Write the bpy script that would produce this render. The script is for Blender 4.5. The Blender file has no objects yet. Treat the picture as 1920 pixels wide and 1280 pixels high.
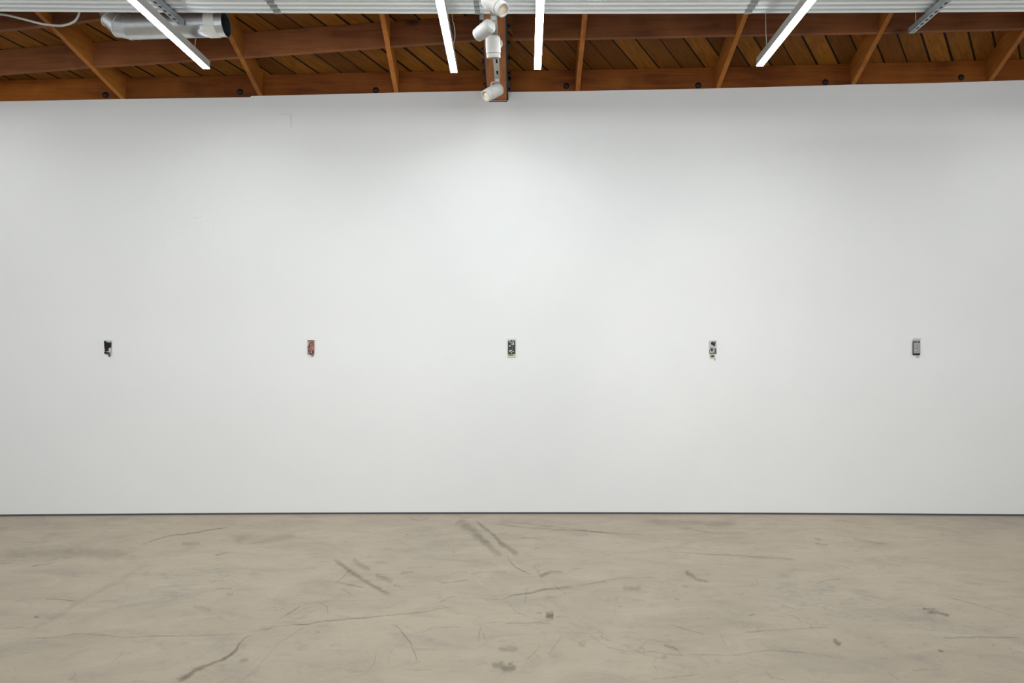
import bpy, bmesh, math, random
from mathutils import Vector, Matrix
random.seed(4)
S = bpy.context.scene
COL = S.collection

# ------------------------------------------------------------------ camera, world, exposure
F = 1280.0            # focal length in pixels of the 1920-wide frame
CX, CY = 985.0, 665.0 # principal point
EYE = 1.43
cam_d = bpy.data.cameras.new('camera')
cam = bpy.data.objects.new('camera', cam_d); COL.objects.link(cam)
cam_d.sensor_width = 36.0
cam_d.lens = 36.0 * F / 1920.0
cam_d.shift_x = -(CX - 960) / 1920.0
cam_d.shift_y = (CY - 640) / 1920.0
cam.location = (0, 0, EYE)
cam.rotation_euler = (math.pi / 2, 0, 0)
S.camera = cam

w = bpy.data.worlds.new('world'); S.world = w; w.use_nodes = True
w.node_tree.nodes['Background'].inputs[0].default_value = (0.88, 0.96, 1.04, 1)   # overcast daylight fill, let in by the added rear windows
w.node_tree.nodes['Background'].inputs[1].default_value = 2.45
S.view_settings.view_transform = 'Standard'
S.view_settings.look = 'None'
S.view_settings.gamma = 1.0
S.view_settings.use_curve_mapping = False
S.view_settings.exposure = 0.0
TUBE_EMIT = 47.0      # radiance of the LED diffusers

def spot(name, loc, target, power, size, blend, color=(1, .95, .88), radius=.035):
    l = bpy.data.lights.new(name, 'SPOT'); o = bpy.data.objects.new(name, l); COL.objects.link(o)
    l.energy = power; l.spot_size = math.radians(size); l.spot_blend = blend
    l.shadow_soft_size = radius; l.color = color
    o.location = loc
    o.rotation_euler = (Vector(target) - Vector(loc)).to_track_quat('-Z', 'Y').to_euler()
    return o

# rear windows added for fill light, unseen behind the camera: a portal guides the daylight sampling
FILL_WIN = (-5.4, 5.4, .6, 3.9)
pl_ = bpy.data.lights.new('added_window_portal', 'AREA'); pl_.shape = 'RECTANGLE'; pl_.size = FILL_WIN[1] - FILL_WIN[0]; pl_.size_y = FILL_WIN[3] - FILL_WIN[2]
pl_.cycles.is_portal = True
po_ = bpy.data.objects.new('added_window_portal', pl_); COL.objects.link(po_)
po_.location = ((FILL_WIN[0] + FILL_WIN[1]) / 2, -3.5, (FILL_WIN[2] + FILL_WIN[3]) / 2); po_.rotation_euler = (math.pi / 2, 0, 0)

# ------------------------------------------------------------------ picture-to-place helpers
def P(px, py, d):
    return Vector(((px - CX) / F * d, d, EYE + (CY - py) / F * d))
def floor_pt(px, py, z=0.0):
    d = (EYE - z) * F / (py - CY)
    return Vector(((px - CX) / F * d, d, z))
def dwall(x):                       # the gallery wall bows very slightly in plan
    return 6.135 - 0.0042 * x * x
def wall_pt(px, py, off=0.0):
    x = (px - CX) / F * 6.1
    for _ in range(6):
        d = dwall(x); x = (px - CX) / F * d
    p = P(px, py, d); p.y -= off
    return p

# ------------------------------------------------------------------ object helpers
def tag(o, label=None, cat=None, group=None, kind=None):
    if label: o['label'] = label
    if cat: o['category'] = cat
    if group: o['group'] = group
    if kind: o['kind'] = kind
    return o
def empty(name, loc):
    o = bpy.data.objects.new(name, None); COL.objects.link(o)
    o.location = loc; o.empty_display_size = .05
    return o
def mesh_obj(name, verts, faces, mats, parent=None, loc=(0, 0, 0), smooth=False, fmat=None, recalc=True):
    """verts are given in world space when parent is None and loc is the object's origin."""
    loc = Vector(loc)
    base = loc if parent is None else parent.location + loc
    if parent is not None and parent.parent is not None: base = base + parent.parent.location
    me = bpy.data.meshes.new(name)
    me.from_pydata([tuple(Vector(v) - base) for v in verts], [], faces)
    if not isinstance(mats, (list, tuple)): mats = [mats]
    for m in mats: me.materials.append(m)
    if fmat:
        for p, i in zip(me.polygons, fmat): p.material_index = i
    if recalc:
        bm = bmesh.new(); bm.from_mesh(me); bmesh.ops.recalc_face_normals(bm, faces=bm.faces); bm.to_mesh(me); bm.free()
    if smooth:
        for p in me.polygons: p.use_smooth = True
        me.set_sharp_from_angle(angle=math.radians(35))
    o = bpy.data.objects.new(name, me); COL.objects.link(o)
    o.location = loc
    if parent is not None: o.parent = parent
    return o
HEXF = [(0, 1, 2, 3), (7, 6, 5, 4), (0, 4, 5, 1), (1, 5, 6, 2), (2, 6, 7, 3), (3, 7, 4, 0)]
class MB:
    def __init__(s): s.v = []; s.f = []; s.m = []
    def add(s, v, f, m=0):
        o = len(s.v); s.v += [Vector(a) for a in v]
        s.f += [tuple(i + o for i in q) for q in f]; s.m += [m] * len(f)
        return s
    def hexa(s, b4, t4, m=0): return s.add(list(b4) + list(t4), HEXF, m)
    def box(s, x0, x1, y0, y1, z0, z1, m=0):
        b = [(x0, y0, z0), (x1, y0, z0), (x1, y1, z0), (x0, y1, z0)]
        return s.hexa(b, [(a, c, z1) for a, c, _ in b], m)
    def lathe(s, A, axis, prof, n=24, m=0, closed=False):
        """prof: list of (t along axis, radius)"""
        axis = Vector(axis).normalized(); A = Vector(A)
        u = axis.orthogonal().normalized(); v = axis.cross(u)
        vs = []; fs = []
        for t, r in prof:
            for k in range(n):
                a = 2 * math.pi * k / n
                vs.append(A + axis * t + (u * math.cos(a) + v * math.sin(a)) * max(r, 1e-5))
        R = len(prof)
        rng = range(R) if closed else range(R - 1)
        for i in rng:
            j = (i + 1) % R
            for k in range(n):
                fs.append((i * n + k, i * n + (k + 1) % n, j * n + (k + 1) % n, j * n + k))
        if not closed:
            fs.append(tuple(reversed(range(n)))); fs.append(tuple((R - 1) * n + k for k in range(n)))
        return s.add(vs, fs, m)
    def tube(s, pts, r, n=8, m=0):
        pts = [Vector(p) for p in pts]; vs = []; fs = []
        t0 = (pts[1] - pts[0]).normalized(); u = t0.orthogonal().normalized()
        for i, p in enumerate(pts):
            t = (pts[min(i + 1, len(pts) - 1)] - pts[max(i - 1, 0)]).normalized()
            u = (u - t * u.dot(t)).normalized(); v = t.cross(u)
            for k in range(n):
                a = 2 * math.pi * k / n
                vs.append(p + (u * math.cos(a) + v * math.sin(a)) * r)
        for i in range(len(pts) - 1):
            for k in range(n):
                fs.append((i * n + k, i * n + (k + 1) % n, (i + 1) * n + (k + 1) % n, (i + 1) * n + k))
        fs.append(tuple(reversed(range(n)))); fs.append(tuple((len(pts) - 1) * n + k for k in range(n)))
        return s.add(vs, fs, m)
    def prism(s, poly, y0, y1, m=0):
        """poly in (x,z), pushed from y0 to y1"""
        n = len(poly)
        vs = [(x, y0, z) for x, z in poly] + [(x, y1, z) for x, z in poly]
        fs = [tuple(range(n)), tuple(reversed(range(n, 2 * n)))] + [(i, i + n, (i + 1) % n + n, (i + 1) % n) for i in range(n)]
        return s.add(vs, fs, m)
    def build(s, name, mats, parent=None, loc=(0, 0, 0), smooth=False):
        return mesh_obj(name, s.v, s.f, mats, parent, loc, smooth, s.m)
def smooth_path(pts, k=6):
    pts = [Vector(p) for p in pts]; out = []
    q = [pts[0]] + pts + [pts[-1]]
    for i in range(1, len(q) - 2):
        a, b, c, d = q[i - 1], q[i], q[i + 1], q[i + 2]
        for j in range(k):
            t = j / k
            out.append(.5 * ((2 * b) + (c - a) * t + (2 * a - 5 * b + 4 * c - d) * t * t + (3 * b - a - 3 * c + d) * t ** 3))
    out.append(pts[-1]); return out

# ------------------------------------------------------------------ materials
def srgb(r, g, b):
    f = lambda c: c / 12.92 if c <= .04045 else ((c + .055) / 1.055) ** 2.4
    return (f(r / 255), f(g / 255), f(b / 255), 1)
class N:
    """tiny node-graph helper"""
    def __init__(s, name):
        s.mat = bpy.data.materials.new(name); s.mat.use_nodes = True
        s.t = s.mat.node_tree; s.t.nodes.clear()
        s.out = s.n('ShaderNodeOutputMaterial')
    def n(s, ty, **kw):
        o = s.t.nodes.new(ty)
        for k, v in kw.items(): setattr(o, k, v)
        return o
    def l(s, a, b): s.t.links.new(a, b)
    def set(s, sock, v):
        if hasattr(v, 'is_output'): s.l(v, sock)
        else: sock.default_value = v
    def math(s, op, a, b=0.0, c=None, clamp=False):
        m = s.n('ShaderNodeMath', operation=op, use_clamp=clamp)
        s.set(m.inputs[0], a); s.set(m.inputs[1], b)
        if c is not None: s.set(m.inputs[2], c)
        return m.outputs[0]
    def mix(s, f, a, b, blend='MIX'):
        m = s.n('ShaderNodeMix', data_type='RGBA', blend_type=blend)
        s.set(m.inputs[0], f); s.set(m.inputs[6], a); s.set(m.inputs[7], b)
        return m.outputs[2]
    def noise(s, vec, scale, detail=4, rough=.55, dist=0.0):
        m = s.n('ShaderNodeTexNoise'); m.inputs['Scale'].default_value = scale
        m.inputs['Detail'].default_value = detail; m.inputs['Roughness'].default_value = rough
        m.inputs['Distortion'].default_value = dist
        if vec is not None: s.l(vec, m.inputs['Vector'])
        return m.outputs['Fac']
    def mapping(s, vec, scale=(1, 1, 1), rot=(0, 0, 0), loc=(0, 0, 0)):
        m = s.n('ShaderNodeMapping'); m.inputs['Scale'].default_value = scale
        m.inputs['Rotation'].default_value = rot; m.inputs['Location'].default_value = loc
        s.l(vec, m.inputs['Vector']); return m.outputs[0]
    def rng(s, v, a, b, c=0.0, d=1.0, smooth=False):
        m = s.n('ShaderNodeMapRange', interpolation_type='SMOOTHSTEP' if smooth else 'LINEAR')
        s.set(m.inputs[0], v)
        for i, x in enumerate((a, b, c, d)): m.inputs[i + 1].default_value = x
        return m.outputs[0]
    def coord(s, k='Object'): return s.n('ShaderNodeTexCoord').outputs[k]
    def pbsdf(s, color, rough=.5, metal=0.0, spec=.5, bump=None, bstr=.2, bdist=.01, alpha=None):
        p = s.n('ShaderNodeBsdfPrincipled')
        s.set(p.inputs['Base Color'], color); s.set(p.inputs['Roughness'], rough)
        s.set(p.inputs['Metallic'], metal); s.set(p.inputs['Specular IOR Level'], spec)
        if alpha is not None: s.set(p.inputs['Alpha'], alpha)
        if bump is not None:
            b = s.n('ShaderNodeBump'); b.inputs['Strength'].default_value = bstr; b.inputs['Distance'].default_value = bdist
            s.l(bump, b.inputs['Height']); s.l(b.outputs[0], p.inputs['Normal'])
        s.l(p.outputs[0], s.out.inputs[0]); return p
def plain(name, rgb, rough=.5, metal=0.0, spec=.5, vary=.06, scale=25):
    g = N(name); c = srgb(*rgb)
    f = g.noise(g.coord(), scale, 3)
    dark = tuple(x * (1 - vary * 2) for x in c[:3]) + (1,)
    g.pbsdf(g.mix(f, dark, c), rough, metal, spec)
    return g.mat
def wood(name, axis, lo, mid, hi, rough=.6):
    g = N(name); v = g.coord('Object')
    inf = g.n('ShaderNodeObjectInfo').outputs['Random']
    off = g.n('ShaderNodeCombineXYZ')
    for i in range(3): g.l(g.math('MULTIPLY', inf, 17.3 + 9 * i), off.inputs[i])
    va = g.n('ShaderNodeVectorMath', operation='ADD'); g.l(v, va.inputs[0]); g.l(off.outputs[0], va.inputs[1])
    sc = [9.0, 9.0, 9.0]; sc[axis] = .9
    m = g.mapping(va.outputs[0], tuple(sc))
    warp = g.noise(m, 1.1, 2, .5)
    wv = g.math('MULTIPLY', warp, 22.0)
    rings = g.math('SINE', wv)
    rings = g.rng(rings, -1, 1)
    fsc = [70.0, 70.0, 70.0]; fsc[axis] = 2.0
    fine = g.noise(g.mapping(va.outputs[0], tuple(fsc)), 1.0, 4, .6)
    big = g.noise(va.outputs[0], 2.2, 3, .5)
    vor = g.n('ShaderNodeTexVoronoi'); vs = [3.0, 3.0, 3.0]; vs[axis] = 1.6
    g.l(g.mapping(va.outputs[0], tuple(vs)), vor.inputs['Vector']); vor.inputs['Scale'].default_value = 1.0
    knot = g.rng(vor.outputs['Distance'], .05, .16, 1, 0, True)
    c = g.mix(g.math('MULTIPLY', rings, .6), mid, lo)
    c = g.mix(g.rng(big, .4, .75), c, hi)
    c = g.mix(g.rng(fine, .45, .75, 0, .35), c, lo)
    c = g.mix(g.math('MULTIPLY', knot, .75), c, tuple(x * .35 for x in lo[:3]) + (1,))
    hs = g.n('ShaderNodeHueSaturation'); g.l(c, hs.inputs['Color'])
    g.l(g.math('MULTIPLY_ADD', inf, .40, .76), hs.inputs['Value'])
    g.pbsdf(hs.outputs[0], rough, 0, .25, fine, .15, .003)
    return g.mat
FIR = (srgb(118, 66, 20), srgb(166, 98, 36), srgb(188, 120, 50))
M_joist = wood('joist_wood', 1, *FIR)
M_block = wood('blocking_wood', 0, srgb(94, 54, 30), srgb(130, 78, 44), srgb(150, 94, 54))
M_rim = wood('rim_wood', 0, srgb(88, 42, 8), srgb(138, 74, 20), srgb(166, 96, 30))
M_beam = wood('beam_wood', 1, srgb(120, 70, 40), srgb(160, 98, 58), srgb(178, 112, 68))

def deck_material():
    g = N('roof_deck_boards'); v = g.coord('Object')
    sx = g.n('ShaderNodeSeparateXYZ'); g.l(v, sx.inputs[0])
    u = g.math('DIVIDE', g.math('SUBTRACT', sx.outputs[0], g.math('MULTIPLY', sx.outputs[1], .86)), .204)
    fl = g.math('FLOOR', u); fr = g.math('FRACT', u)
    wn = g.n('ShaderNodeTexWhiteNoise', noise_dimensions='1D'); g.l(fl, wn.inputs['W'])
    edge = g.math('MINIMUM', fr, g.math('SUBTRACT', 1.0, fr))
    gapw = g.math('MULTIPLY_ADD', wn.outputs['Value'], .05, .02)
    gap = g.math('LESS_THAN', edge, gapw)
    rot = g.mapping(v, (1, 1, 1), (0, 0, math.radians(-49)))
    fine = g.noise(g.mapping(rot, (2.0, 45, 20)), 1.0, 4, .6)
    big = g.noise(v, 3.0, 3)
    c = g.mix(wn.outputs['Value'], srgb(104, 62, 18), srgb(158, 102, 32))
    c = g.mix(g.rng(fine, .4, .75, 0, .6), c, srgb(80, 46, 14))
    c = g.mix(g.rng(big, .55, .75, 0, .5), c, srgb(78, 46, 18))
    c = g.mix(gap, c, srgb(26, 16, 8))
    g.pbsdf(c, .65, 0, .2, g.math('SUBTRACT', 1.0, gap), .6, .01)
    return g.mat
M_deck = deck_material()

def wall_material():
    g = N('white_wall_paint'); v = g.coord('Object')
    f = g.noise(v, 1.3, 3); r = g.noise(v, 160, 2)
    c = g.mix(f, srgb(236, 236, 235), srgb(241, 241, 239))
    g.pbsdf(c, .75, 0, .2, r, .05, .002)
    return g.mat
M_wall = wall_material()

def floor_material():
    g = N('polished_concrete'); v = g.coord('Object')
    n1 = g.noise(v, .55, 5, .6, .4); n2 = g.noise(g.mapping(v, (1, 1.7, 1)), 2.3, 7, .65, .8)
    n3 = g.noise(g.mapping(v, (1, 1.4, 1), (0, 0, .35)), 9, 6, .7, 1.2); n4 = g.noise(v, 120, 3, .6)
    c = g.mix(g.rng(n1, .35, .65), srgb(171, 158, 139), srgb(184, 170, 149))
    c = g.mix(g.rng(n2, .50, .72, 0, .6), c, srgb(154, 147, 134))
    c = g.mix(g.rng(n2, .46, .28, 0, .5), c, srgb(191, 178, 157))
    n5 = g.noise(g.mapping(v, (1, 2.2, 1), (0, 0, -.5)), 34, 5, .75, 2.0)
    c = g.mix(g.rng(n3, .54, .74, 0, .55), c, srgb(143, 134, 120))
    c = g.mix(g.math('MULTIPLY', g.rng(n5, .56, .72), g.rng(n2, .42, .62, .1, .5)), c, srgb(128, 119, 105))
    c = g.mix(g.rng(n4, .4, .7, 0, .18), c, srgb(140, 130, 115))
    # grey-green cloudy wear patches
    patch = g.math('MULTIPLY', g.rng(g.noise(v, .8, 4, .6, .5), .56, .68), g.rng(n3, .42, .6))
    c = g.mix(g.math('MULTIPLY', patch, .45), c, srgb(142, 143, 134))
    # thin wandering hairline cracks
    vo = g.n('ShaderNodeTexVoronoi', feature='DISTANCE_TO_EDGE'); vo.inputs['Scale'].default_value = 1.1
    wv = g.n('ShaderNodeVectorMath', operation='ADD'); ns = g.n('ShaderNodeTexNoise'); ns.inputs['Scale'].default_value = 2.5
    ns.inputs['Detail'].default_value = 5; g.l(v, ns.inputs['Vector'])
    sc = g.n('ShaderNodeVectorMath', operation='SCALE'); g.l(ns.outputs['Color'], sc.inputs[0]); sc.inputs['Scale'].default_value = .55
    g.l(v, wv.inputs[0]); g.l(sc.outputs[0], wv.inputs[1]); g.l(wv.outputs[0], vo.inputs['Vector'])
    cr = g.math('MULTIPLY', g.rng(vo.outputs['Distance'], 0, .008, 1, 0), g.rng(g.noise(v, 1.7, 2), .5, .62))
    c = g.mix(g.math('MULTIPLY', cr, .35), c, srgb(110, 100, 86))
    rough = g.rng(n2, .3, .7, .42, .62)
    g.pbsdf(c, rough, 0, .3, n3, .03, .004)
    return g.mat
M_floor = floor_material()
def mark_material():
    g = N('floor_wear_marks')
    uv = g.n('ShaderNodeUVMap').outputs[0]; sx = g.n('ShaderNodeSeparateXYZ'); g.l(uv, sx.inputs[0])
    st = g.n('ShaderNodeAttribute', attribute_name='strength').outputs['Fac']
    v = g.coord('Object')
    edge = g.math('SUBTRACT', 1.0, g.math('ABSOLUTE', g.math('MULTIPLY_ADD', sx.outputs[1], 2.0, -1.0)))
    n = g.noise(g.mapping(v, (1, 1.5, 1)), 30, 6, .8, 1.0); n2 = g.noise(v, 7, 3)
    a = g.rng(g.math('ADD', edge, g.math('MULTIPLY_ADD', n, 3.2, -1.6)), .0, .8, 0, 1, True)
    ends = g.math('MULTIPLY', sx.outputs[0], g.math('SUBTRACT', 1.0, sx.outputs[0]))
    a = g.math('MULTIPLY', a, g.rng(ends, 0.0, .10, 0, 1, True))
    a = g.math('MULTIPLY', a, g.rng(n2, .3, .6, .45, 1.15))
    a = g.math('MULTIPLY', a, st, clamp=True)
    g.pbsdf(srgb(92, 84, 72), .6, 0, .25, alpha=a)
    return g.mat
M_mark = mark_material()

def galv(name, rgb, rough=.35, metal=1.0):
    g = N(name); v = g.coord('Object')
    vo = g.n('ShaderNodeTexVoronoi'); vo.inputs['Scale'].default_value = 40; g.l(v, vo.inputs['Vector'])
    n = g.noise(v, 6, 4)
    c = srgb(*rgb)
    cc = g.mix(vo.outputs['Color'], c, tuple(x * .92 for x in c[:3]) + (1,))
    cc = g.mix(g.rng(n, .4, .7, 0, .25), cc, tuple(x * .7 for x in c[:3]) + (1,))
    g.pbsdf(cc, rough, metal, .5)
    return g.mat
M_duct = galv('galvanised_duct', (214, 218, 220), .3, .85)
M_strut = galv('galvanised_strut', (172, 178, 182), .5, .6)
M_panel = plain('grey_corrugated_metal', (232, 238, 241), .32, 0.55, .6, .02, 9)
M_strip = galv('dull_joint_metal', (158, 164, 162), .5, .3)
M_white = plain('white_enamel', (182, 180, 175), .45, 0, .4, .02)
M_lens = plain('cream_lamp_lens', (232, 214, 190), .3, 0, .5, .05)
M_inner = plain('lamp_reflector', (205, 180, 150), .4, 0, .5, .05)
M_tape = plain('white_tape', (225, 224, 218), .6, 0, .3, .03)
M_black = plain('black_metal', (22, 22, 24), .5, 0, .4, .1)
M_cable = plain('white_cable', (196, 200, 192), .5, 0, .4, .04)
M_base = plain('dark_grey_skirting', (92, 92, 96), .6, 0, .3, .1)
M_hole = plain('dark_opening', (14, 15, 16), .8, 0, .1, .1)
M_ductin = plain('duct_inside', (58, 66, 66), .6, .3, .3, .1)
M_steel = plain('dark_bolt_steel', (44, 46, 50), .45, .6, .4, .1)
def emit_mat():
    g = N('led_diffuser'); e = g.n('ShaderNodeEmission')
    e.inputs[0].default_value = (.945, .99, 1.01, 1); e.inputs[1].default_value = TUBE_EMIT
    g.l(e.outputs[0], g.out.inputs[0]); return g.mat
M_led = emit_mat()

# ------------------------------------------------------------------ ROOM SHELL
XL, XR, YB = -6.6, 6.6, -3.5
# wall top line, as seen: (px, py)
TOP = [(-420, 199.5), (-200, 194.5), (0, 190), (229, 185.5), (469, 182), (471, 180), (744, 173.5), (914, 170), (914.01, 188.5), (953, 188.5),
       (953.01, 172.5), (1090, 170.5), (1346, 165.5), (1600, 158.5), (1755, 155.5), (1920, 150), (2113, 145), (2380, 139)]
WT = []
for px, py in TOP:
    p = wall_pt(px, py); WT.append((p.x, p.z))
WT[0] = (XL, WT[0][1]); WT[-1] = (XR, WT[-1][1])
cols = []
for (x0, z0), (x1, z1) in zip(WT, WT[1:]):
    n = max(1, int((x1 - x0) / .2))
    for k in range(n): cols.append((x0 + (x1 - x0) * k / n, z0 + (z1 - z0) * k / n))
cols.append(WT[-1])
def walltop(x):
    for (x0, z0), (x1, z1) in zip(WT, WT[1:]):
        if x0 <= x <= x1 and x1 - x0 > .001: return z0 + (z1 - z0) * (x - x0) / (x1 - x0)
    return WT[-1][1]
mb = MB(); ZB = .017
for (x0, z0), (x1, z1) in zip(cols, cols[1:]):
    a, b = dwall(x0), dwall(x1)
    if x1 - x0 < .001:
        continue
    mb.add([(x0, a, ZB), (x1, b, ZB), (x1, b, z1), (x0, a, z0), (x0, a + .12, ZB), (x1, b + .12, ZB), (x1, b + .12, z1), (x0, a + .12, z0)],
           [(0, 1, 2, 3), (3, 2, 6, 7), (4, 0, 3, 7), (1, 5, 6, 2), (0, 4, 5, 1), (5, 4, 7, 6)])
tag(mb.build('wall_back', M_wall), kind='structure')
# dark recessed skirting strip in the gap under the wall
mb = MB(); xs = [XL + (XR - XL) * k / 60 for k in range(61)]
for x0, x1 in zip(xs, xs[1:]):
    a, b = dwall(x0) + .004, dwall(x1) + .004
    mb.hexa([(x0, a, 0), (x1, b, 0), (x1, b + .1, 0), (x0, a + .1, 0)], [(x0, a, ZB), (x1, b, ZB), (x1, b + .1, ZB), (x0, a + .1, ZB)])
tag(mb.build('baseboard_back', M_base), kind='structure')
# other walls (outside the photograph)
H_BACK = 7.0
tag(MB().box(XL - .12, XL, YB, 6.4, 0, H_BACK).build('wall_left', M_wall), kind='structure')
tag(MB().box(XR, XR + .12, YB, 6.4, 0, H_BACK).build('wall_right', M_wall), kind='structure')
mb = MB()
for q in ((XL - .12, FILL_WIN[0], 0, H_BACK), (FILL_WIN[1], XR + .12, 0, H_BACK), (FILL_WIN[0], FILL_WIN[1], 0, FILL_WIN[2]), (FILL_WIN[0], FILL_WIN[1], FILL_WIN[3], H_BACK)): mb.box(q[0], q[1], YB - .12, YB, q[2], q[3])
tag(mb.build('wall_rear', M_wall), kind='structure')
mb = MB()
for k in range(7):
    x = FILL_WIN[0] + (FILL_WIN[1] - FILL_WIN[0]) * k / 6; mb.box(x - .03, x + .03, YB - .09, YB - .03, FILL_WIN[2], FILL_WIN[3])
for z in (FILL_WIN[2] + .03, FILL_WIN[3] - .03): mb.box(FILL_WIN[0], FILL_WIN[1], YB - .08, YB - .04, z - .03, z + .03)
tag(mb.build('added_window_1', M_white), kind='structure')  # unseen window bars, added with the opening to let in fill daylight
tag(MB().box(XL - .12, XR + .12, 6.27, 6.36, 0, 4.6).build('light_leak_blocker', M_wall), kind='structure')  # unseen box added behind the wall to stop sky light leaking in

# floor: slab plus its cracks, scuffs and stains in one mesh
fl_v = [(XL - .12, YB - .12, -.1), (XR + .12, YB - .12, -.1), (XR + .12, 6.4, -.1), (XL - .12, 6.4, -.1)]
fl_v = [Vector(v) for v in fl_v] + [Vector((v[0], v[1], 0)) for v in fl_v]
fl_f = list(HEXF); fl_m = [0] * 6; fl_uv = [None] * 6; fl_s = [0] * 8
mark_z = [.0006]
def mark(org, sc, pts, wd, strength=.6):
    """a crack or scuff along pts (crop pixels); wd one width or one per point, same pixels"""
    q = [Vector((org[0] + x / sc, org[1] + y / sc)) for x, y in pts]
    if not isinstance(wd, (list, tuple)): wd = [wd] * len(q)
    z = mark_z[0]; mark_z[0] += .00004
    # jitter by subdividing
    Q = []; W = []
    for i in range(len(q) - 1):
        n = max(1, int((q[i + 1] - q[i]).length / 9))
        for k in range(n):
            t = k / n; j = .8 if (n > 1 and k) else 0
            Q.append(q[i].lerp(q[i + 1], t) + Vector((random.uniform(-j, j), random.uniform(-j, j))))
            W.append((wd[i] * (1 - t) + wd[i + 1] * t) / sc * random.uniform(.8, 1.25))
    Q.append(q[-1]); W.append(wd[-1] / sc)
    b = len(fl_v); L = len(Q)
    for i in range(L):
        t = (Q[min(i + 1, L - 1)] - Q[max(i - 1, 0)]).normalized(); nn = Vector((-t.y, t.x))
        w2 = max(W[i], 1.0) * .8
        for s_ in (-1, 1):
            p = Q[i] + nn * w2 * s_
            fl_v.append(floor_pt(p.x, max(p.y, 967), z)); fl_s.append(strength * .54)
    for i in range(L - 1):
        fl_f.append((b + 2 * i, b + 2 * i + 1, b + 2 * i + 3, b + 2 * i + 2)); fl_m.append(1)
        u0, u1 = i / (L - 1), (i + 1) / (L - 1)
        fl_uv.append([(u0, 0), (u0, 1), (u1, 1), (u1, 0)])
A, B, C = ((0, 940), 3.0), ((600, 940), 3.0), ((1200, 940), 8 / 3)
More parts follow.
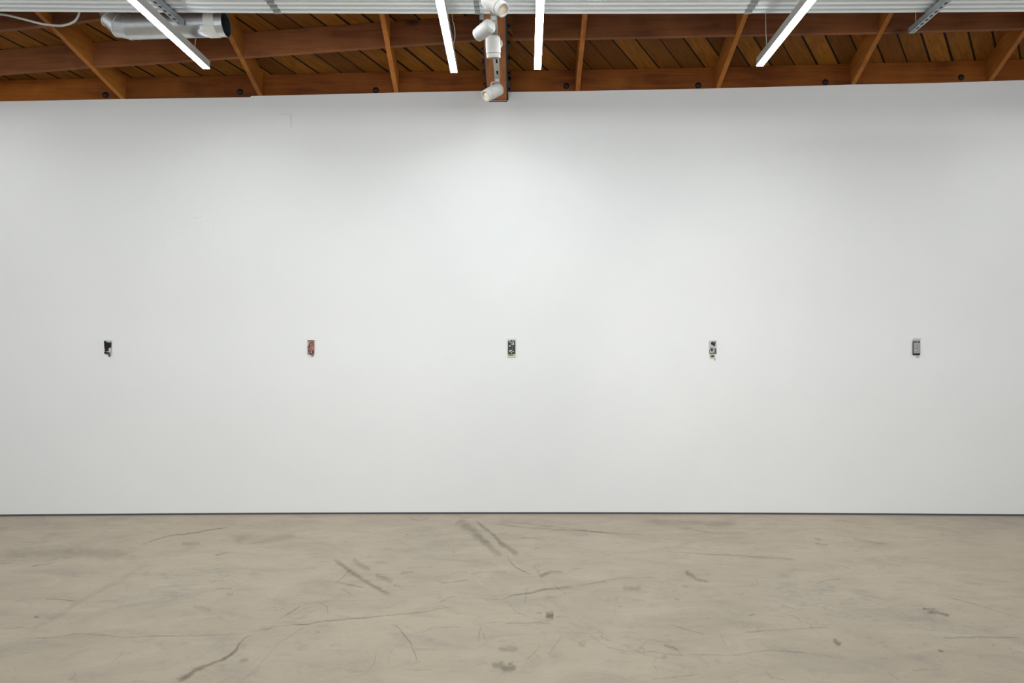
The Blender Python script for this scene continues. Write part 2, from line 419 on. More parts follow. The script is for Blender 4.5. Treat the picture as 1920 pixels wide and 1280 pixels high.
for crop, pts, wd, st in [
    (A, [(980, 1010), (1060, 980), (1100, 945), (1180, 915), (1260, 885), (1330, 835), (1345, 800), (1380, 765), (1440, 740)], [20, 26, 24, 12, 14, 14, 7, 6, 5], .62),
    (A, [(1400, 745), (1480, 720), (1560, 700), (1650, 690), (1740, 690), (1790, 675), (1920, 665), (2100, 648), (2240, 635), (2360, 625), (2480, 600), (2570, 582)], [5, 5, 4, 4, 4, 4, 4, 4, 5, 5, 4, 3], .6),
    (A, [(0, 712), (140, 708)], 4, .45),
    (A, [(110, 768), (300, 765), (440, 742), (600, 752), (700, 765), (860, 755), (1000, 758), (1180, 750), (1420, 742)], 3.5, .5),
    (A, [(245, 547), (340, 550), (428, 558)], 5, .6),
    (A, [(780, 245), (940, 195), (1060, 180), (1180, 160), (1300, 140)], 4.5, .6),
    (A, [(170, 368), (310, 340)], 4, .5), (A, [(0, 352), (80, 340)], 4, .4),
    (A, [(1570, 660), (1640, 620), (1700, 580)], 4, .6), (A, [(1700, 575), (1790, 565), (1840, 590), (1847, 640)], 3.5, .5),
    (A, [(1205, 305), (1285, 286)], 6, .5), (A, [(1210, 487), (1310, 492)], 6, .35), (A, [(1270, 520), (1315, 520)], 16, .3),
    (A, [(190, 650), (222, 651)], 9, .9), (A, [(1774, 734), (1802, 733)], 7, .8),
    (A, [(0, 290), (250, 290), (560, 292), (800, 300)], 46, .20),
    (A, [(160, 730), (330, 640), (480, 545), (660, 450), (860, 330)], 24, .16),
    (A, [(1020, 240), (1130, 235)], 18, .3), (A, [(1300, 210), (1500, 215), (1680, 190)], 36, .22),
    (A, [(1600, 650), (1690, 660), (1780, 600)], 4, .35), (A, [(1360, 1010), (1450, 930), (1560, 800), (1740, 690)], 4, .3),
    (A, [(620, 920), (680, 860), (760, 850)], 4, .3), (A, [(1340, 900), (1400, 890)], 18, .3), (A, [(1080, 590), (1190, 610)], 24, .22),
    (B, [(762, 90), (870, 175), (930, 230), (1025, 315)], [44, 40, 34, 26], .42),
    (B, [(872, 105), (960, 175), (1040, 250), (1130, 308)], [12, 16, 24, 28], .42),
    (B, [(70, 315), (180, 400), (290, 470), (410, 530)], [16, 22, 18, 20], .42),
    (B, [(180, 325), (285, 390)], 24, .36), (B, [(310, 410), (410, 455)], 22, .34), (B, [(410, 470), (480, 485)], 10, .25),
    (B, [(450, 405), (530, 395)], 11, .5),
    (B, [(950, 122), (1200, 150), (1500, 165), (1850, 190)], 7, .3), (B, [(1000, 108), (1300, 138), (1800, 202)], 5, .3),
    (B, [(1050, 300), (1080, 350), (1110, 375), (1180, 410)], 5, .45), (B, [(1230, 425), (1300, 395), (1370, 402)], [18, 20, 8], .45),
    (B, [(650, 440), (690, 458), (760, 450), (840, 440)], 5, .45), (B, [(840, 412), (900, 395), (980, 400), (1060, 395)], 12, .22),
    (B, [(385, 690), (430, 700), (510, 795), (550, 910)], [3, 6, 7, 4], .55),
    (B, [(80, 465), (180, 380)], 4, .45), (B, [(90, 455), (250, 482)], 5, .4), (B, [(120, 490), (175, 522)], 10, .35),
    (B, [(560, 740), (640, 708), (800, 705)], 5, .35), (B, [(1050, 560), (1100, 620), (1180, 648)], 4, .45),
    (B, [(885, 795), (906, 705)], 5, .4), (B, [(915, 740), (930, 775)], 5, .4), (B, [(660, 572), (740, 535), (840, 538)], [4, 6, 10], .4),
    (B, [(930, 555), (1040, 545), (1080, 525), (1170, 515), (1260, 495), (1340, 488), (1440, 475)], [3, 3, 6, 8, 10, 12, 8], .5),
    (B, [(1440, 472), (1550, 455), (1700, 430), (1920, 425)], 6, .35), (B, [(1150, 580), (1165, 480)], 5, .35), (B, [(1310, 470), (1385, 520)], 5, .35),
    (B, [(1268, 640), (1316, 640)], 34, .85), (B, [(1218, 636), (1226, 622), (1250, 630)], 6, .5), (B, [(1325, 652), (1355, 642)], 7, .4),
    (B, [(1000, 826), (1120, 830)], 26, .34), (B, [(960, 925), (1020, 915), (1040, 940), (1110, 930)], [34, 30, 40, 22], .5), (B, [(1060, 915), (1090, 900)], 10, .5),
    (B, [(1280, 865), (1370, 740)], 9, .22), (B, [(1160, 900), (1245, 800)], 8, .22), (B, [(1700, 490), (1810, 485)], 24, .3),
    (B, [(860, 690), (1010, 675), (1090, 685), (1240, 680), (1320, 692)], 5, .35), (B, [(500, 95), (560, 105), (620, 92)], 8, .3),
    (B, [(1500, 740), (1620, 820), (1760, 848), (1920, 840)], 6, .32), (B, [(480, 945), (640, 945)], 5, .3), (B, [(1130, 205), (1230, 205)], 8, .3),
    (B, [(1205, 265), (1240, 258)], 8, .35), (B, [(485, 184), (498, 184)], 7, .6), (B, [(745, 285), (760, 285)], 8, .4),
    (B, [(0, 838), (140, 836)], 4, .3), (B, [(250, 970), (300, 920), (330, 800)], 4, .28), (B, [(1680, 590), (1700, 590)], 9, .4),
    (C, [(225, 340), (250, 365), (280, 388), (350, 402)], [12, 22, 16, 10], .5), (C, [(205, 420), (245, 428)], 10, .4),
    (C, [(110, 248), (300, 260), (480, 270), (780, 290), (800, 265)], 5, .45),
    (C, [(500, 655), (700, 640), (960, 627)], 4, .5), (C, [(966, 688), (1003, 716)], [16, 24], .8),
    (C, [(1410, 534), (1480, 536)], 9, .6), (C, [(1430, 552), (1490, 555), (1548, 568)], [10, 16, 16], .6),
    (C, [(1480, 683), (1690, 675), (1915, 680)], [3, 6, 4], .5), (C, [(1490, 744), (1518, 749)], 7, .9), (C, [(1760, 717), (1775, 719)], 6, .7),
    (C, [(0, 745), (190, 765), (480, 768), (620, 745), (760, 750), (870, 762)], 3.5, .45), (C, [(115, 715), (180, 735), (210, 772)], [9, 10, 5], .5),
    (C, [(872, 185), (905, 192)], 8, .35), (C, [(872, 208), (942, 217)], 8, .4), (C, [(1500, 465), (1700, 520), (1915, 588)], 3.5, .4),
    (C, [(50, 890), (310, 862)], 4.5, .45), (C, [(620, 840), (655, 878), (740, 895)], 4, .4), (C, [(1240, 850), (1300, 895)], 5, .4),
    (C, [(1190, 690), (1290, 760), (1440, 790)], 26, .16), (C, [(140, 610), (230, 640), (330, 665)], 6, .35), (C, [(700, 515), (780, 540)], 6, .35),
    (C, [(540, 570), (580, 562)], 8, .4), (C, [(1000, 540), (1080, 590)], 4, .35), (C, [(880, 410), (940, 392), (1010, 385)], 4, .35),
    (C, [(0, 100), (160, 105), (350, 110), (500, 105)], 26, .25), (C, [(180, 130), (400, 160), (560, 155)], 8, .25), (C, [(1060, 185), (1240, 215)], 8, .3),
    (C, [(1500, 160), (1525, 163)], 7, .5), (C, [(1610, 400), (1720, 420)], 14, .22), (C, [(1280, 400), (1370, 410)], 4, .35), (C, [(1130, 470), (1230, 490)], 5, .3),
    (C, [(430, 720), (400, 660)], 8, .25), (C, [(170, 488), (200, 490)], 10, .35), (C, [(1360, 845), (1440, 838)], 5, .35)]:
    mark(crop[0], crop[1], pts, wd, st)
flo = mesh_obj('floor', fl_v, fl_f, [M_floor, M_mark], fmat=fl_m, recalc=False)
tag(flo, kind='structure')
uvl = flo.data.uv_layers.new(name='UVMap')
for p, uv in zip(flo.data.polygons, fl_uv):
    if uv:
        for li, c in zip(p.loop_indices, uv): uvl.data[li].uv = c
at = flo.data.attributes.new('strength', 'FLOAT', 'POINT')
for i, s_ in enumerate(fl_s): at.data[i].value = s_
# make the slab's and marks' faces look up
bm = bmesh.new(); bm.from_mesh(flo.data)
for f in bm.faces:
    f.normal_update()
    if f.material_index == 1 and f.normal.z < 0: f.normal_flip()
bmesh.ops.recalc_face_normals(bm, faces=[f for f in bm.faces if f.material_index == 0])
bm.to_mesh(flo.data); bm.free()

# ------------------------------------------------------------------ ROOF: joists, blocking, rim boards, deck
SL = .40; JH = .205; JW = .039
class Joist:
    def __init__(s, far, near):
        s.a = wall_pt(*far); s.h0 = s.a.z - EYE
        s.d0 = s.a.y
        d = F * (s.h0 + SL * s.d0) / ((CY - near[1]) + SL * F)
        s.b = P(near[0], near[1], d)
        s.kx = (s.b.x - s.a.x) / (s.b.y - s.a.y)
    def at(s, d): return Vector((s.a.x + s.kx * (d - s.d0), d, s.a.z - SL * (d - s.d0)))
    def at_py(s, py): return s.at(F * (s.h0 + SL * s.d0) / ((CY - py) + SL * F))
Y0 = 2.2     # upper end of the joists, far above the raised panel
JS = [Joist((-28, 190.6), (-120, 100)), Joist((229.5, 185), (95, 49)), Joist((488, 179.3), (430, 66)), Joist((743, 173.5), (716, 27)),
      Joist((1083, 170), (1097, 27)), Joist((1346, 165.5), (1399, 27)), Joist((1600, 158.5), (1671, 25)), Joist((1857, 152), (1920, 62)), Joist((2113, 145), (2204, 60))]
JL = ['sloping wooden roof joist at the far left end of the ceiling', 'sloping wooden roof joist left of the silver duct, crossing behind the drooping cable',
      'sloping wooden roof joist at the open right end of the silver duct', 'sloping wooden roof joist between the duct and the left inner light tube',
      'sloping wooden roof joist just right of the right inner light tube', 'sloping wooden roof joist left of the outer right light tube',
      'sloping wooden roof joist left of the right-hand slotted metal strut', 'sloping wooden roof joist in the upper right corner, right of the slotted strut',
      'sloping wooden roof joist past the right end of the ceiling']
def board(name, a0, a1, off, h, mat, z0=0.0, cut=0.0):
    """board whose bottom edge runs a0-a1, thickness vector off, height h"""
    up = Vector((0, 0, h)); a0 = a0 + Vector((0, 0, z0)); a1 = a1 + Vector((0, 0, z0))
    b = [a0, a1, a1 + off, a0 + off]
    dn = Vector((0, 0, -cut))
    return MB().hexa(b, [a0 + up, a1 + up, a1 + off + up + dn, a0 + off + up + dn]).build(name, mat, None, (a0 + a1) / 2)
for j, lab in zip(JS, JL):
    p, q = j.at(j.d0 + .016), j.at(Y0)
    o = board('ceiling_joist', p - Vector((JW / 2, 0, 0)), q - Vector((JW / 2, 0, 0)), Vector((JW, 0, 0)), JH, M_joist)
    tag(o, lab, 'joist', 'sloping roof joists')
# middle beam: bottom corners at the wall and the line it climbs
BH = wall_pt(933, 188)
def beam_pt(px_far, d): 
    a = wall_pt(px_far, 188); k = {915: (903.7, 30), 950: (947.5, 30)}[px_far]
    h0 = a.z - EYE; dn = F * (h0 + SL * a.y) / ((CY - k[1]) + SL * F); b = P(k[0], k[1], dn)
    t = (d - a.y) / (b.y - a.y)
    return Vector((a.x + (b.x - a.x) * t, d, a.z - SL * (d - a.y)))
d0 = BH.y + .1
bl0, br0, bl1, br1 = beam_pt(915, d0), beam_pt(950, d0), beam_pt(915, Y0), beam_pt(950, Y0)
bhh = Vector((0, 0, JH + .075))
bm_root = empty('ceiling_beam', beam_pt(933 if False else 915, BH.y))
MB().hexa([bl0, br0, br1, bl1], [p + bhh for p in (bl0, br0, br1, bl1)]).build('timber', M_beam, bm_root)
tag(bm_root, 'thick central wooden beam above the spotlight track, running into a notch in the wall', 'beam')
for sgn, (p0, p1) in ((-1, (bl0, bl1)), (1, (br0, br1))):
    e = Vector((.012 * sgn, 0, 0)); k0 = p0 + (p1 - p0) * ((p0.y - BH.y + .004) / (p0.y - p1.y)); k1 = k0 + (p1 - p0).normalized() * 1.6
    dz = Vector((0, 0, -.004 if sgn > 0 else .03))
    hh = bhh - dz - Vector((0, 0, .004))
    b = [k0 + dz, k0 + e + dz, k1 + e + dz, k1 + dz]
    plate_ = MB().hexa(b, [p + hh for p in b]).build('side_plate', M_black, bm_root)
    for i in range(11 if sgn > 0 else 6):
        t = .06 + i * .085
        if sgn < 0: t = .12 + i * .06
        c = k0 + (k1 - k0).normalized() * t + e + Vector((0, 0, .05 + .075 * (i % 2)))
        MB().lathe(c, (sgn, 0, 0), [(0, .019), (.006, .019), (.006, .014), (.018, .014), (.02, .009), (.026, .008)], 8).build('bolt', M_steel, plate_)
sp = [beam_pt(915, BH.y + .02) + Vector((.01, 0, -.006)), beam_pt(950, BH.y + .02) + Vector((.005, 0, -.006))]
MB().box(sp[0].x, sp[1].x, BH.y - .006, BH.y + .08, sp[0].z + .0, sp[0].z + .0055).build('notch_shadow_strip', M_black, bm_root)  # black strip standing in for the shadow in the notch under the beam

# blocking row facing the camera: front-bottom pixel rows at each joist
ROW = [144, 124.5, 106.5, 86.5, 71, 65, 60, 52.5, 45]
pts = [j.at_py(y) for j, y in zip(JS, ROW)]
beam_l = beam_pt(915, 5.6); beam_r = beam_pt(950, 5.6)
def beam_side(px, py, dz):
    a = wall_pt(px, 188); h0 = a.z - EYE + dz
    d = F * (h0 + SL * a.y) / ((CY - py) + SL * F)
    p = beam_pt(px, d); p.z += dz; return p
bl, br = beam_side(915, 74.5, .077), beam_side(950, 73, .077)
bx = Vector((JW / 2, 0, 0)); th = Vector((0, .039, 0)); pl = Vector((.054, 0, 0))
BL = ['short wooden blocking board at the far upper left, left of the leftmost visible joist', 'wooden blocking board behind the silver duct',
      'wooden blocking board right of the silver duct', 'wooden blocking board behind the left inner light tube',
      'wooden blocking board behind the right inner light tube', 'wooden blocking board between the right inner tube and the outer right tube',
      'wooden blocking board crossing behind the outer right light tube', 'wooden blocking board behind the tip of the right slotted strut',
      'wooden blocking board at the upper right edge']
spans = [(pts[0] + bx, pts[1] - bx), (pts[1] + bx, pts[2] - bx), (pts[2] + bx, pts[3] - bx), (pts[3] + bx, bl - pl),
         (br + pl, pts[4] - bx), (pts[4] + bx, pts[5] - bx), (pts[5] + bx, pts[6] - bx), (pts[6] + bx, pts[7] - bx), (pts[7] + bx, pts[8] - bx)]
for (a, b), lab in zip(spans, BL):
    tag(board('blocking_board', a, b, th, JH - .004, M_block, 0, .02), lab, 'blocking board', 'blocking boards between the joists')
# the next row up, seen at the left above the cable
u0, u1, u2 = JS[0].at_py(70), JS[1].at_py(47), JS[2].at_py(5)
for (a, b), lab in zip([(u0 + bx, u1 - bx), (u1 + bx, u2 - bx)], ['upper wooden blocking board in the top left corner above the drooping cable', 'upper wooden blocking board above the elbow of the silver duct']):
    tag(board('blocking_board', a, b, th, JH - .004, M_block, 0, .02), lab, 'blocking board', 'blocking boards between the joists')
# rim boards standing on the wall's top plate
RL = ['wooden rim board on the wall top at the far left corner', 'knotty wooden rim board on top of the wall below the silver duct',
      'knotty wooden rim board on the wall top, above the faint square hatch', 'wooden rim board on top of the wall below the left inner light tube',
      'dark wooden rim board on top of the wall below the right inner light tube', 'wooden rim board on top of the wall between the two right light tubes',
      'wooden rim board on top of the wall below the end of the outer right tube', 'plain wooden rim board on top of the wall below the right slotted strut',
      'wooden rim board on top of the wall at the far right end']
ends = [j.a for j in JS]
lb, rb = wall_pt(910, 171), wall_pt(957, 172)
rs = [(ends[0], ends[1]), (ends[1], ends[2]), (ends[2], ends[3]), (ends[3], lb), (rb, ends[4]), (ends[4], ends[5]), (ends[5], ends[6]), (ends[6], ends[7]), (ends[7], ends[8])]
for (a, b), lab in zip(rs, RL):
    a = a + Vector((.001, .018, .002)); b = b + Vector((-.001, .018, .002))
    tag(board('rim_board', a, b, th, JH - .013, M_rim, 0, .02), lab, 'rim board', 'rim boards on the wall top')
# roof deck lofted over the joists
deck = []
L_ = JS[0]; R_ = JS[-1]
def ext(j, k, x, d):
    p, q = j.at(d), k.at(d); t = (x - p.x) / (q.x - p.x); return p + (q - p) * t
rows = []
for d in (6.30, 5.2, 4.2, 3.2, Y0, 0, YB):
    r = [ext(JS[0], JS[1], XL - .1, d)] + [j.at(d) for j in JS] + [ext(JS[-2], JS[-1], XR + .1, d)]
    r[0].z = min(r[0].z, r[1].z)
    rows.append([p + Vector((0, 0, JH + .002)) for p in r])
mb = MB(); n = len(rows[0])
V = [p for r in rows for p in r]; o = len(V)
V2 = V + [p + Vector((0, 0, .03)) for p in V]; FF = []
for i in range(len(rows) - 1):
    for k in range(n - 1):
        q = (i * n + k, i * n + k + 1, (i + 1) * n + k + 1, (i + 1) * n + k)
        FF.append(q); FF.append(tuple(x + o for x in reversed(q)))
mb.add(V2, FF)
tag(mb.build('ceiling', M_deck), kind='structure')

# ------------------------------------------------------------------ round black caps on the rim boards
CAPS = [((196, 177), 'black round cap on the rim board under the duct elbow, left of the leftmost joist'), ((449, 171), 'black round cap on the rim board below the open end of the duct'),
        ((704, 168), 'black round cap on the rim board left of the left inner light tube'), ((1062, 160), 'black round cap on the dark rim board right of the right inner tube'),
        ((1310, 159), 'black round cap on the rim board midway between the right inner and outer tubes'), ((1549, 153), 'black round cap on the rim board right of the outer right tube end'),
        ((1804, 144), 'black round cap on the rim board nearest the upper right corner')]
for (px, py), lab in CAPS:
    p = wall_pt(px, py, -.018); r = .027
    prof = [(0, r), (.006, r), (.008, r * .9)] + [(.008 + .016 * math.sin(a), r * .9 * math.cos(a)) for a in [i * math.pi / 2 / 6 for i in range(1, 7)]]
    o = MB().lathe(p, (0, -1, 0), prof, 20).build('round_cap', M_black, None, p, True)
    tag(o, lab, 'cap', 'round black caps along the rim')

# ------------------------------------------------------------------ raised corrugated panel
HP = 2.45; ZP = EYE + HP
def pedge(x): return 4.915 - .0024 * x * x
prof = []
pitch = .061; nrib = 40
for k in range(nrib):
    b = k * pitch
    prof += [(b, .004), (b + .006, .001), (b + .018, 0), (b + .032, .003), (b + .042, .010), (b + .047, .026), (b + .056, .026)]
prof.append((nrib * pitch, .004))
def corr(x0, x1, nx, dz, th_, pr):
    xs = [x0 + (x1 - x0) * i / nx for i in range(nx + 1)]
    vs = []; fs = []; R = len(pr)
    for lay in (0, 1):
        for x in xs:
            for t, z in pr: vs.append((x, pedge(x) - t, ZP + dz + z + lay * th_))
    H = (nx + 1) * R
    for i in range(nx):
        for k in range(R - 1):
            q = (i * R + k, (i + 1) * R + k, (i + 1) * R + k + 1, i * R + k + 1)
            fs.append(q); fs.append(tuple(a + H for a in reversed(q)))
    for k in range(R - 1):
        fs.append((k, k + 1, k + 1 + H, k + H)); a = nx * R; fs.append((a + k + 1, a + k, a + k + H, a + k + 1 + H))
    for i in range(nx):
        a, b = i * R, (i + 1) * R; fs.append((b, a, a + H, b + H)); a += R - 1; b += R - 1; fs.append((a, b, b + H, a + H))
    return MB().add(vs, fs)
pan = empty('corrugated_panel', (0, pedge(0), ZP))
tag(pan, 'pale grey ribbed metal panel hung flat along the top edge, below the roof joists', 'metal panel')
corr(-4.4, 4.3, 24, 0, .004, prof).build('ribbed_sheet', M_panel, pan)
for px0, px1 in ((496, 510), (1411, 1425), (887, 897)):
    d = F * HP / CY; x0, x1 = (px0 - CX) / F * d, (px1 - CX) / F * d
    corr(x0, x1, 1, -.0045, .003, prof[:85]).build('joint_strip', M_strip, pan)
MB().box(-.33, -.3, pedge(0) + .002, pedge(0) + .006, ZP - .035, ZP + .02).build('edge_tab', M_strip, pan)

# ------------------------------------------------------------------ LED line lights
HT = 2.23; ZT = EYE + HT
def wire_top(p):  # roof deck height above a point
    ds = sorted(JS, key=lambda j: abs(j.at(p.y).x - p.x))[:2]
    return sum(j.at(p.y).z for j in ds) / 2 + JH - .004
TUBES = [((387.5, 129.5), 246, 'bright white light tube on the left, crossing in front of the silver duct', [(370, 104), (366, 88), (367, 68)]),
         ((851.4, 136.5), 824, 'bright white light tube immediately left of the spotlight track', [(849, 95), (853, 70), (851, 45), (848, 28)]),
         ((1008, 130.5), 1013, 'bright white light tube immediately right of the spotlight track', None),
         ((-150, 130), -420, 'added white light tube, unseen beyond the left edge of the ceiling', None),  # tube added out of view to brighten the left side
         ((2040, 124), 2300, 'added white light tube, unseen beyond the right edge of the ceiling', None),  # tube added out of view to brighten the right side
         ((1424.5, 123.8), 1523, 'bright white light tube on the right, nearest the outer right joists', [(1438, 108), (1436.5, 90), (1436, 60), (1435.5, 26)])]
TW = .053
for (ex, ey), nx, lab, wire in TUBES:
    d = F * HT / (CY - ey); E = P(ex, ey, d); d2 = F * HT / CY; Q = P(nx, 0, d2)
    dr = (Q - E); dr.z = 0; dr.normalize(); sd = Vector((-dr.y, dr.x, 0))
    TL = 3.7 if 0 < ex < 1920 else 2.4
    E2 = E + dr * TL
    root = empty('linear_light', E); tag(root, lab, 'light tube', 'linear ceiling lights')
    def bar(w2, z0, z1, s0=0.0, s1=0.0):
        a, b = E + dr * s0, E2 - dr * s1
        q = [a - sd * w2, a + sd * w2, b + sd * w2, b - sd * w2]
        return MB().hexa([p + Vector((0, 0, z0)) for p in q], [p + Vector((0, 0, z1)) for p in q])
    bar(TW / 2, .004, .062).build('housing', M_white, root)
    bar(TW / 2 - .001, 0, .0035, .001, .001).build('diffuser', M_led, root)
    wd = MB()
    if wire:
        dw = F * (HT + .06) / (CY - wire[0][1])
        pw = [P(x, y, dw) for x, y in wire]; 
        s_ = (pw[0].y - E.y) / dr.y
        on = E + dr * s_; on.z = ZT + .06; pw[0] = on
        top = pw[-1].copy(); top.z = wire_top(top) if ex > 500 else u1.z + (u2.z - u1.z) * (top.x - u1.x) / (u2.x - u1.x) - .002; pw.append(top)
        MB().tube(smooth_path(pw), .003, 6).build('hanging_wire', M_cable, root)
    on = E + dr * 2.1 + Vector((0, 0, .06)); top = on.copy(); top.z = ZP - .0012
    MB().tube([on, top], .0022, 6).build('hanging_wire', M_cable, root)

# ------------------------------------------------------------------ slotted metal struts under the panel
def strut(xn, xf, df, z, inner, lab):
    """inner: +1 if the camera sees its right-hand side"""
    W = .041; Hh = .041; L = 2.3
    root = empty('slotted_strut', ((xf), df, z)); tag(root, lab, 'metal strut', 'slotted metal struts')
    k = (xn - xf) / .45
    def pt(t, u, zz): return Vector((xf + k * t + u, df - t, z + zz))
    mb = MB()
    # bottom web with oval holes: cells every 5 cm
    cell = .058; nc = int(L / cell); tk = .003
    for c in range(nc):
        t0 = c * cell; t1 = t0 + cell; tm = (t0 + t1) / 2
        ov = [(tm + .017 * math.cos(a), .0085 * math.sin(a)) for a in [2 * math.pi * i / 16 for i in range(16)]]
        rc = []
        for i in range(16):
            a = 2 * math.pi * i / 16; ca, sa = math.cos(a), math.sin(a); s_ = 1 / max(abs(ca), abs(sa))
            rc.append((tm + cell / 2 * ca * s_, W / 2 * sa * s_))
        vs = [pt(t, u, 0) for t, u in ov] + [pt(t, u, 0) for t, u in rc] + [pt(t, u, tk) for t, u in ov] + [pt(t, u, tk) for t, u in rc]
        fs = []
        for i in range(16):
            j = (i + 1) % 16
            fs += [(i, j, 16 + j, 16 + i), (32 + j, 32 + i, 48 + i, 48 + j), (j, i, 32 + i, 32 + j)]
        mb.add(vs, fs)
    web_ = mb.build('slotted_web', M_strut, root)
    for s_ in (-1, 1):
        u0 = s_ * W / 2; u1 = s_ * (W / 2 - .003)
        b = [pt(0, u0, .0031), pt(0, u1, .0031), pt(L, u1, .0031), pt(L, u0, .0031)]
        MB().hexa(b, [p + Vector((0, 0, Hh - .004)) for p in b]).build('side_flange', M_strut, root)
    b = [pt(0, -W / 2, Hh - .0008), pt(0, W / 2, Hh - .0008), pt(L, W / 2, Hh - .0008), pt(L, -W / 2, Hh - .0008)]
    MB().hexa(b, [p + Vector((0, 0, .0007)) for p in b]).build('inner_shade_web', M_hole, root)  # web coloured near-black to put the channel's inner shade behind the holes
    # bolt and clip at the end
    c = pt(.03, 0, .0); MB().lathe(c, (0, 0, -1), [(0, .011), (.006, .011), (.006, .006), (.012, .006)], 6).build('end_bolt', M_strut, web_)
    return root, pt
r_, pt_ = strut(-2.537, -2.513, 4.985, EYE + 2.407, 1, 'grey slotted metal strut left of the centre, poking out above the silver duct')
r_, pt_ = strut(2.866, 2.878, 5.09, EYE + 2.395, -1, 'grey slotted metal strut at the upper right, poking out below the ribbed panel')
a = P(1717, 36, 5.06); a.z = EYE + 2.44; b = a.copy(); b.z = wire_top(a)
MB().tube([a, b], .0028, 6).build('hanger_rod', M_cable, r_)

# ------------------------------------------------------------------ silver round duct with elbow
dd = 5.085; R = .0885
def dp(px, py): return P(px, py, dd)
DC = dp(300, 49.5)
root = empty('air_duct', DC); tag(root, 'silver round metal air duct with an elbow and an open right end', 'duct')
zc = DC.z; tilt = (dp(418, 46.5) - dp(240, 52))
xa = dp(241, 50.6); xb = dp(424, 45.4); ax = (xb - xa).normalized(); Ld = (xb - xa).length
pr = [(0, R), (Ld, R), (Ld, R - .004), (0.0, R - .004)]
MB().lathe(xa, ax, pr, 40, closed=True).build('straight_pipe', [M_duct], root, smooth=True)
MB().lathe(xa + ax * .01, ax, [(0, R - .0042), (Ld - .012, R - .0042), (Ld - .012, R - .006), (0.012, R - .006), (.012, .001), (0, .001)], 40, closed=True).build('pipe_lining', M_ductin, root, smooth=True)
def ringband(t0, t1, rr, mat, nm):
    MB().lathe(xa, ax, [(t0, rr), (t1, rr), (t1, R - .001), (t0, R - .001)], 40, closed=True).build(nm, mat, root, smooth=True)
ringband(Ld - .135, Ld - .06, R + .003, M_tape, 'tape_band')
ringband(Ld - .012, Ld, R + .0025, M_duct, 'end_bead')
ringband(.0, .012, R + .003, M_duct, 'seam_bead'); ringband(.055, .062, R + .002, M_duct, 'seam_bead')
# three-gore elbow turning up
gores = MB(); nseg = 40
c0 = xa; Rb = .125
upv = Vector((0, 0, 1)); lastc = None
angs = [0, 28, 60, 90]
cent = c0 + upv * Rb
rings = []
for a in angs:
    t = math.radians(a); c = cent + (-upv * math.cos(t) - ax * math.sin(t)) * Rb
    n_ = (ax * math.cos(t) - upv * math.sin(t)); e1 = (upv * math.cos(t) + ax * math.sin(t)); e2 = Vector((0, 1, 0))
    rings.append([c + (e1 * math.cos(2 * math.pi * k / nseg) + e2 * math.sin(2 * math.pi * k / nseg)) * (R - .0005) for k in range(nseg)])
top = [p + Vector((0, 0, .22)) for p in rings[-1]]; rings.append(top)
vs = [p for r in rings for p in r]; fs = []
for i in range(len(rings) - 1):
    for k in range(nseg): fs.append((i * nseg + k, i * nseg + (k + 1) % nseg, (i + 1) * nseg + (k + 1) % nseg, (i + 1) * nseg + k))
ob = gores.add(vs, fs).build('elbow', M_duct, root)
for i in (1, 2):
    ctr = sum(rings[i], Vector()) / nseg
    MB().tube([ctr + (p - ctr) * 1.015 for p in rings[i] + rings[i][:1]], .0035, 6).build('elbow_seam', M_duct, ob, smooth=True)
# thin hanger strap round the pipe, up to the blocking
hx = xa + ax * (Ld * .42)
MB().lathe(hx, ax, [(0, R + .0022), (.02, R + .0022), (.02, R - .0005), (0, R - .0005)], 40, closed=True).build('hanger_strap', M_duct, root, smooth=True)
MB().box(hx.x + .004, hx.x + .016, hx.y - .002, hx.y + .002, hx.z + R, JS[2].at(dd).z + JH - .02).build('strap_tail', M_duct, root)

# ------------------------------------------------------------------ drooping cable, top left
cp = [(-260, 8), (-120, 20), (-20, 25.5), (10, 28), (40, 35), (75, 44), (100, 47.5), (120, 47.5), (138, 41), (146, 31), (149, 20), (150, 5)]
o = MB().tube(smooth_path([P(x, y, 5.0) for x, y in cp], 6), .0075, 10).build('hanging_cable', M_cable, None, P(75, 44, 5.0), True)
tag(o, 'thick white flexible cable drooping at the upper left corner, left of the duct', 'cable')

# ------------------------------------------------------------------ spotlight track and heads
HK = 2.22; ZK = EYE + HK
def tk(py): return F * HK / (CY - py)
tn = P(927, 60, tk(60)); tf = P(932.5, 152, tk(152))
kx = (tf.x - tn.x) / (tf.y - tn.y)
def track_x(d): return tf.x + kx * (d - tf.y)
TF, TN = tk(156), 2.3
root = empty('light_track', (track_x(TF), TF, ZK)); tag(root, 'white ceiling light track running from the wall under the middle beam', 'light track')
W2 = .0215
q = [Vector((track_x(TF) - W2, TF, ZK)), Vector((track_x(TF) + W2, TF, ZK)), Vector((track_x(TN) + W2, TN, ZK)), Vector((track_x(TN) - W2, TN, ZK))]
rail_ = MB().hexa(q, [p + Vector((0, 0, .032)) for p in q]).build('rail', M_white, root)
for py in (115, 136, 153):
    d = tk(py); x = track_x(d) + .004
    MB().box(x - .007, x + .007, d - .035, d + .03, ZK - .0006, ZK + .002).build('slot', M_hole, rail_)
for d in (5.30, 4.75):
    x = track_x(d); zt = min(BH.z - SL * (d - BH.y) + .001, 99) if d > 5 else ZP
    MB().lathe((x, d, ZK + .032), (0, 0, 1), [(0, .008), (zt - ZK - .032, .008)], 10).build('hanger_stem', M_white, root)
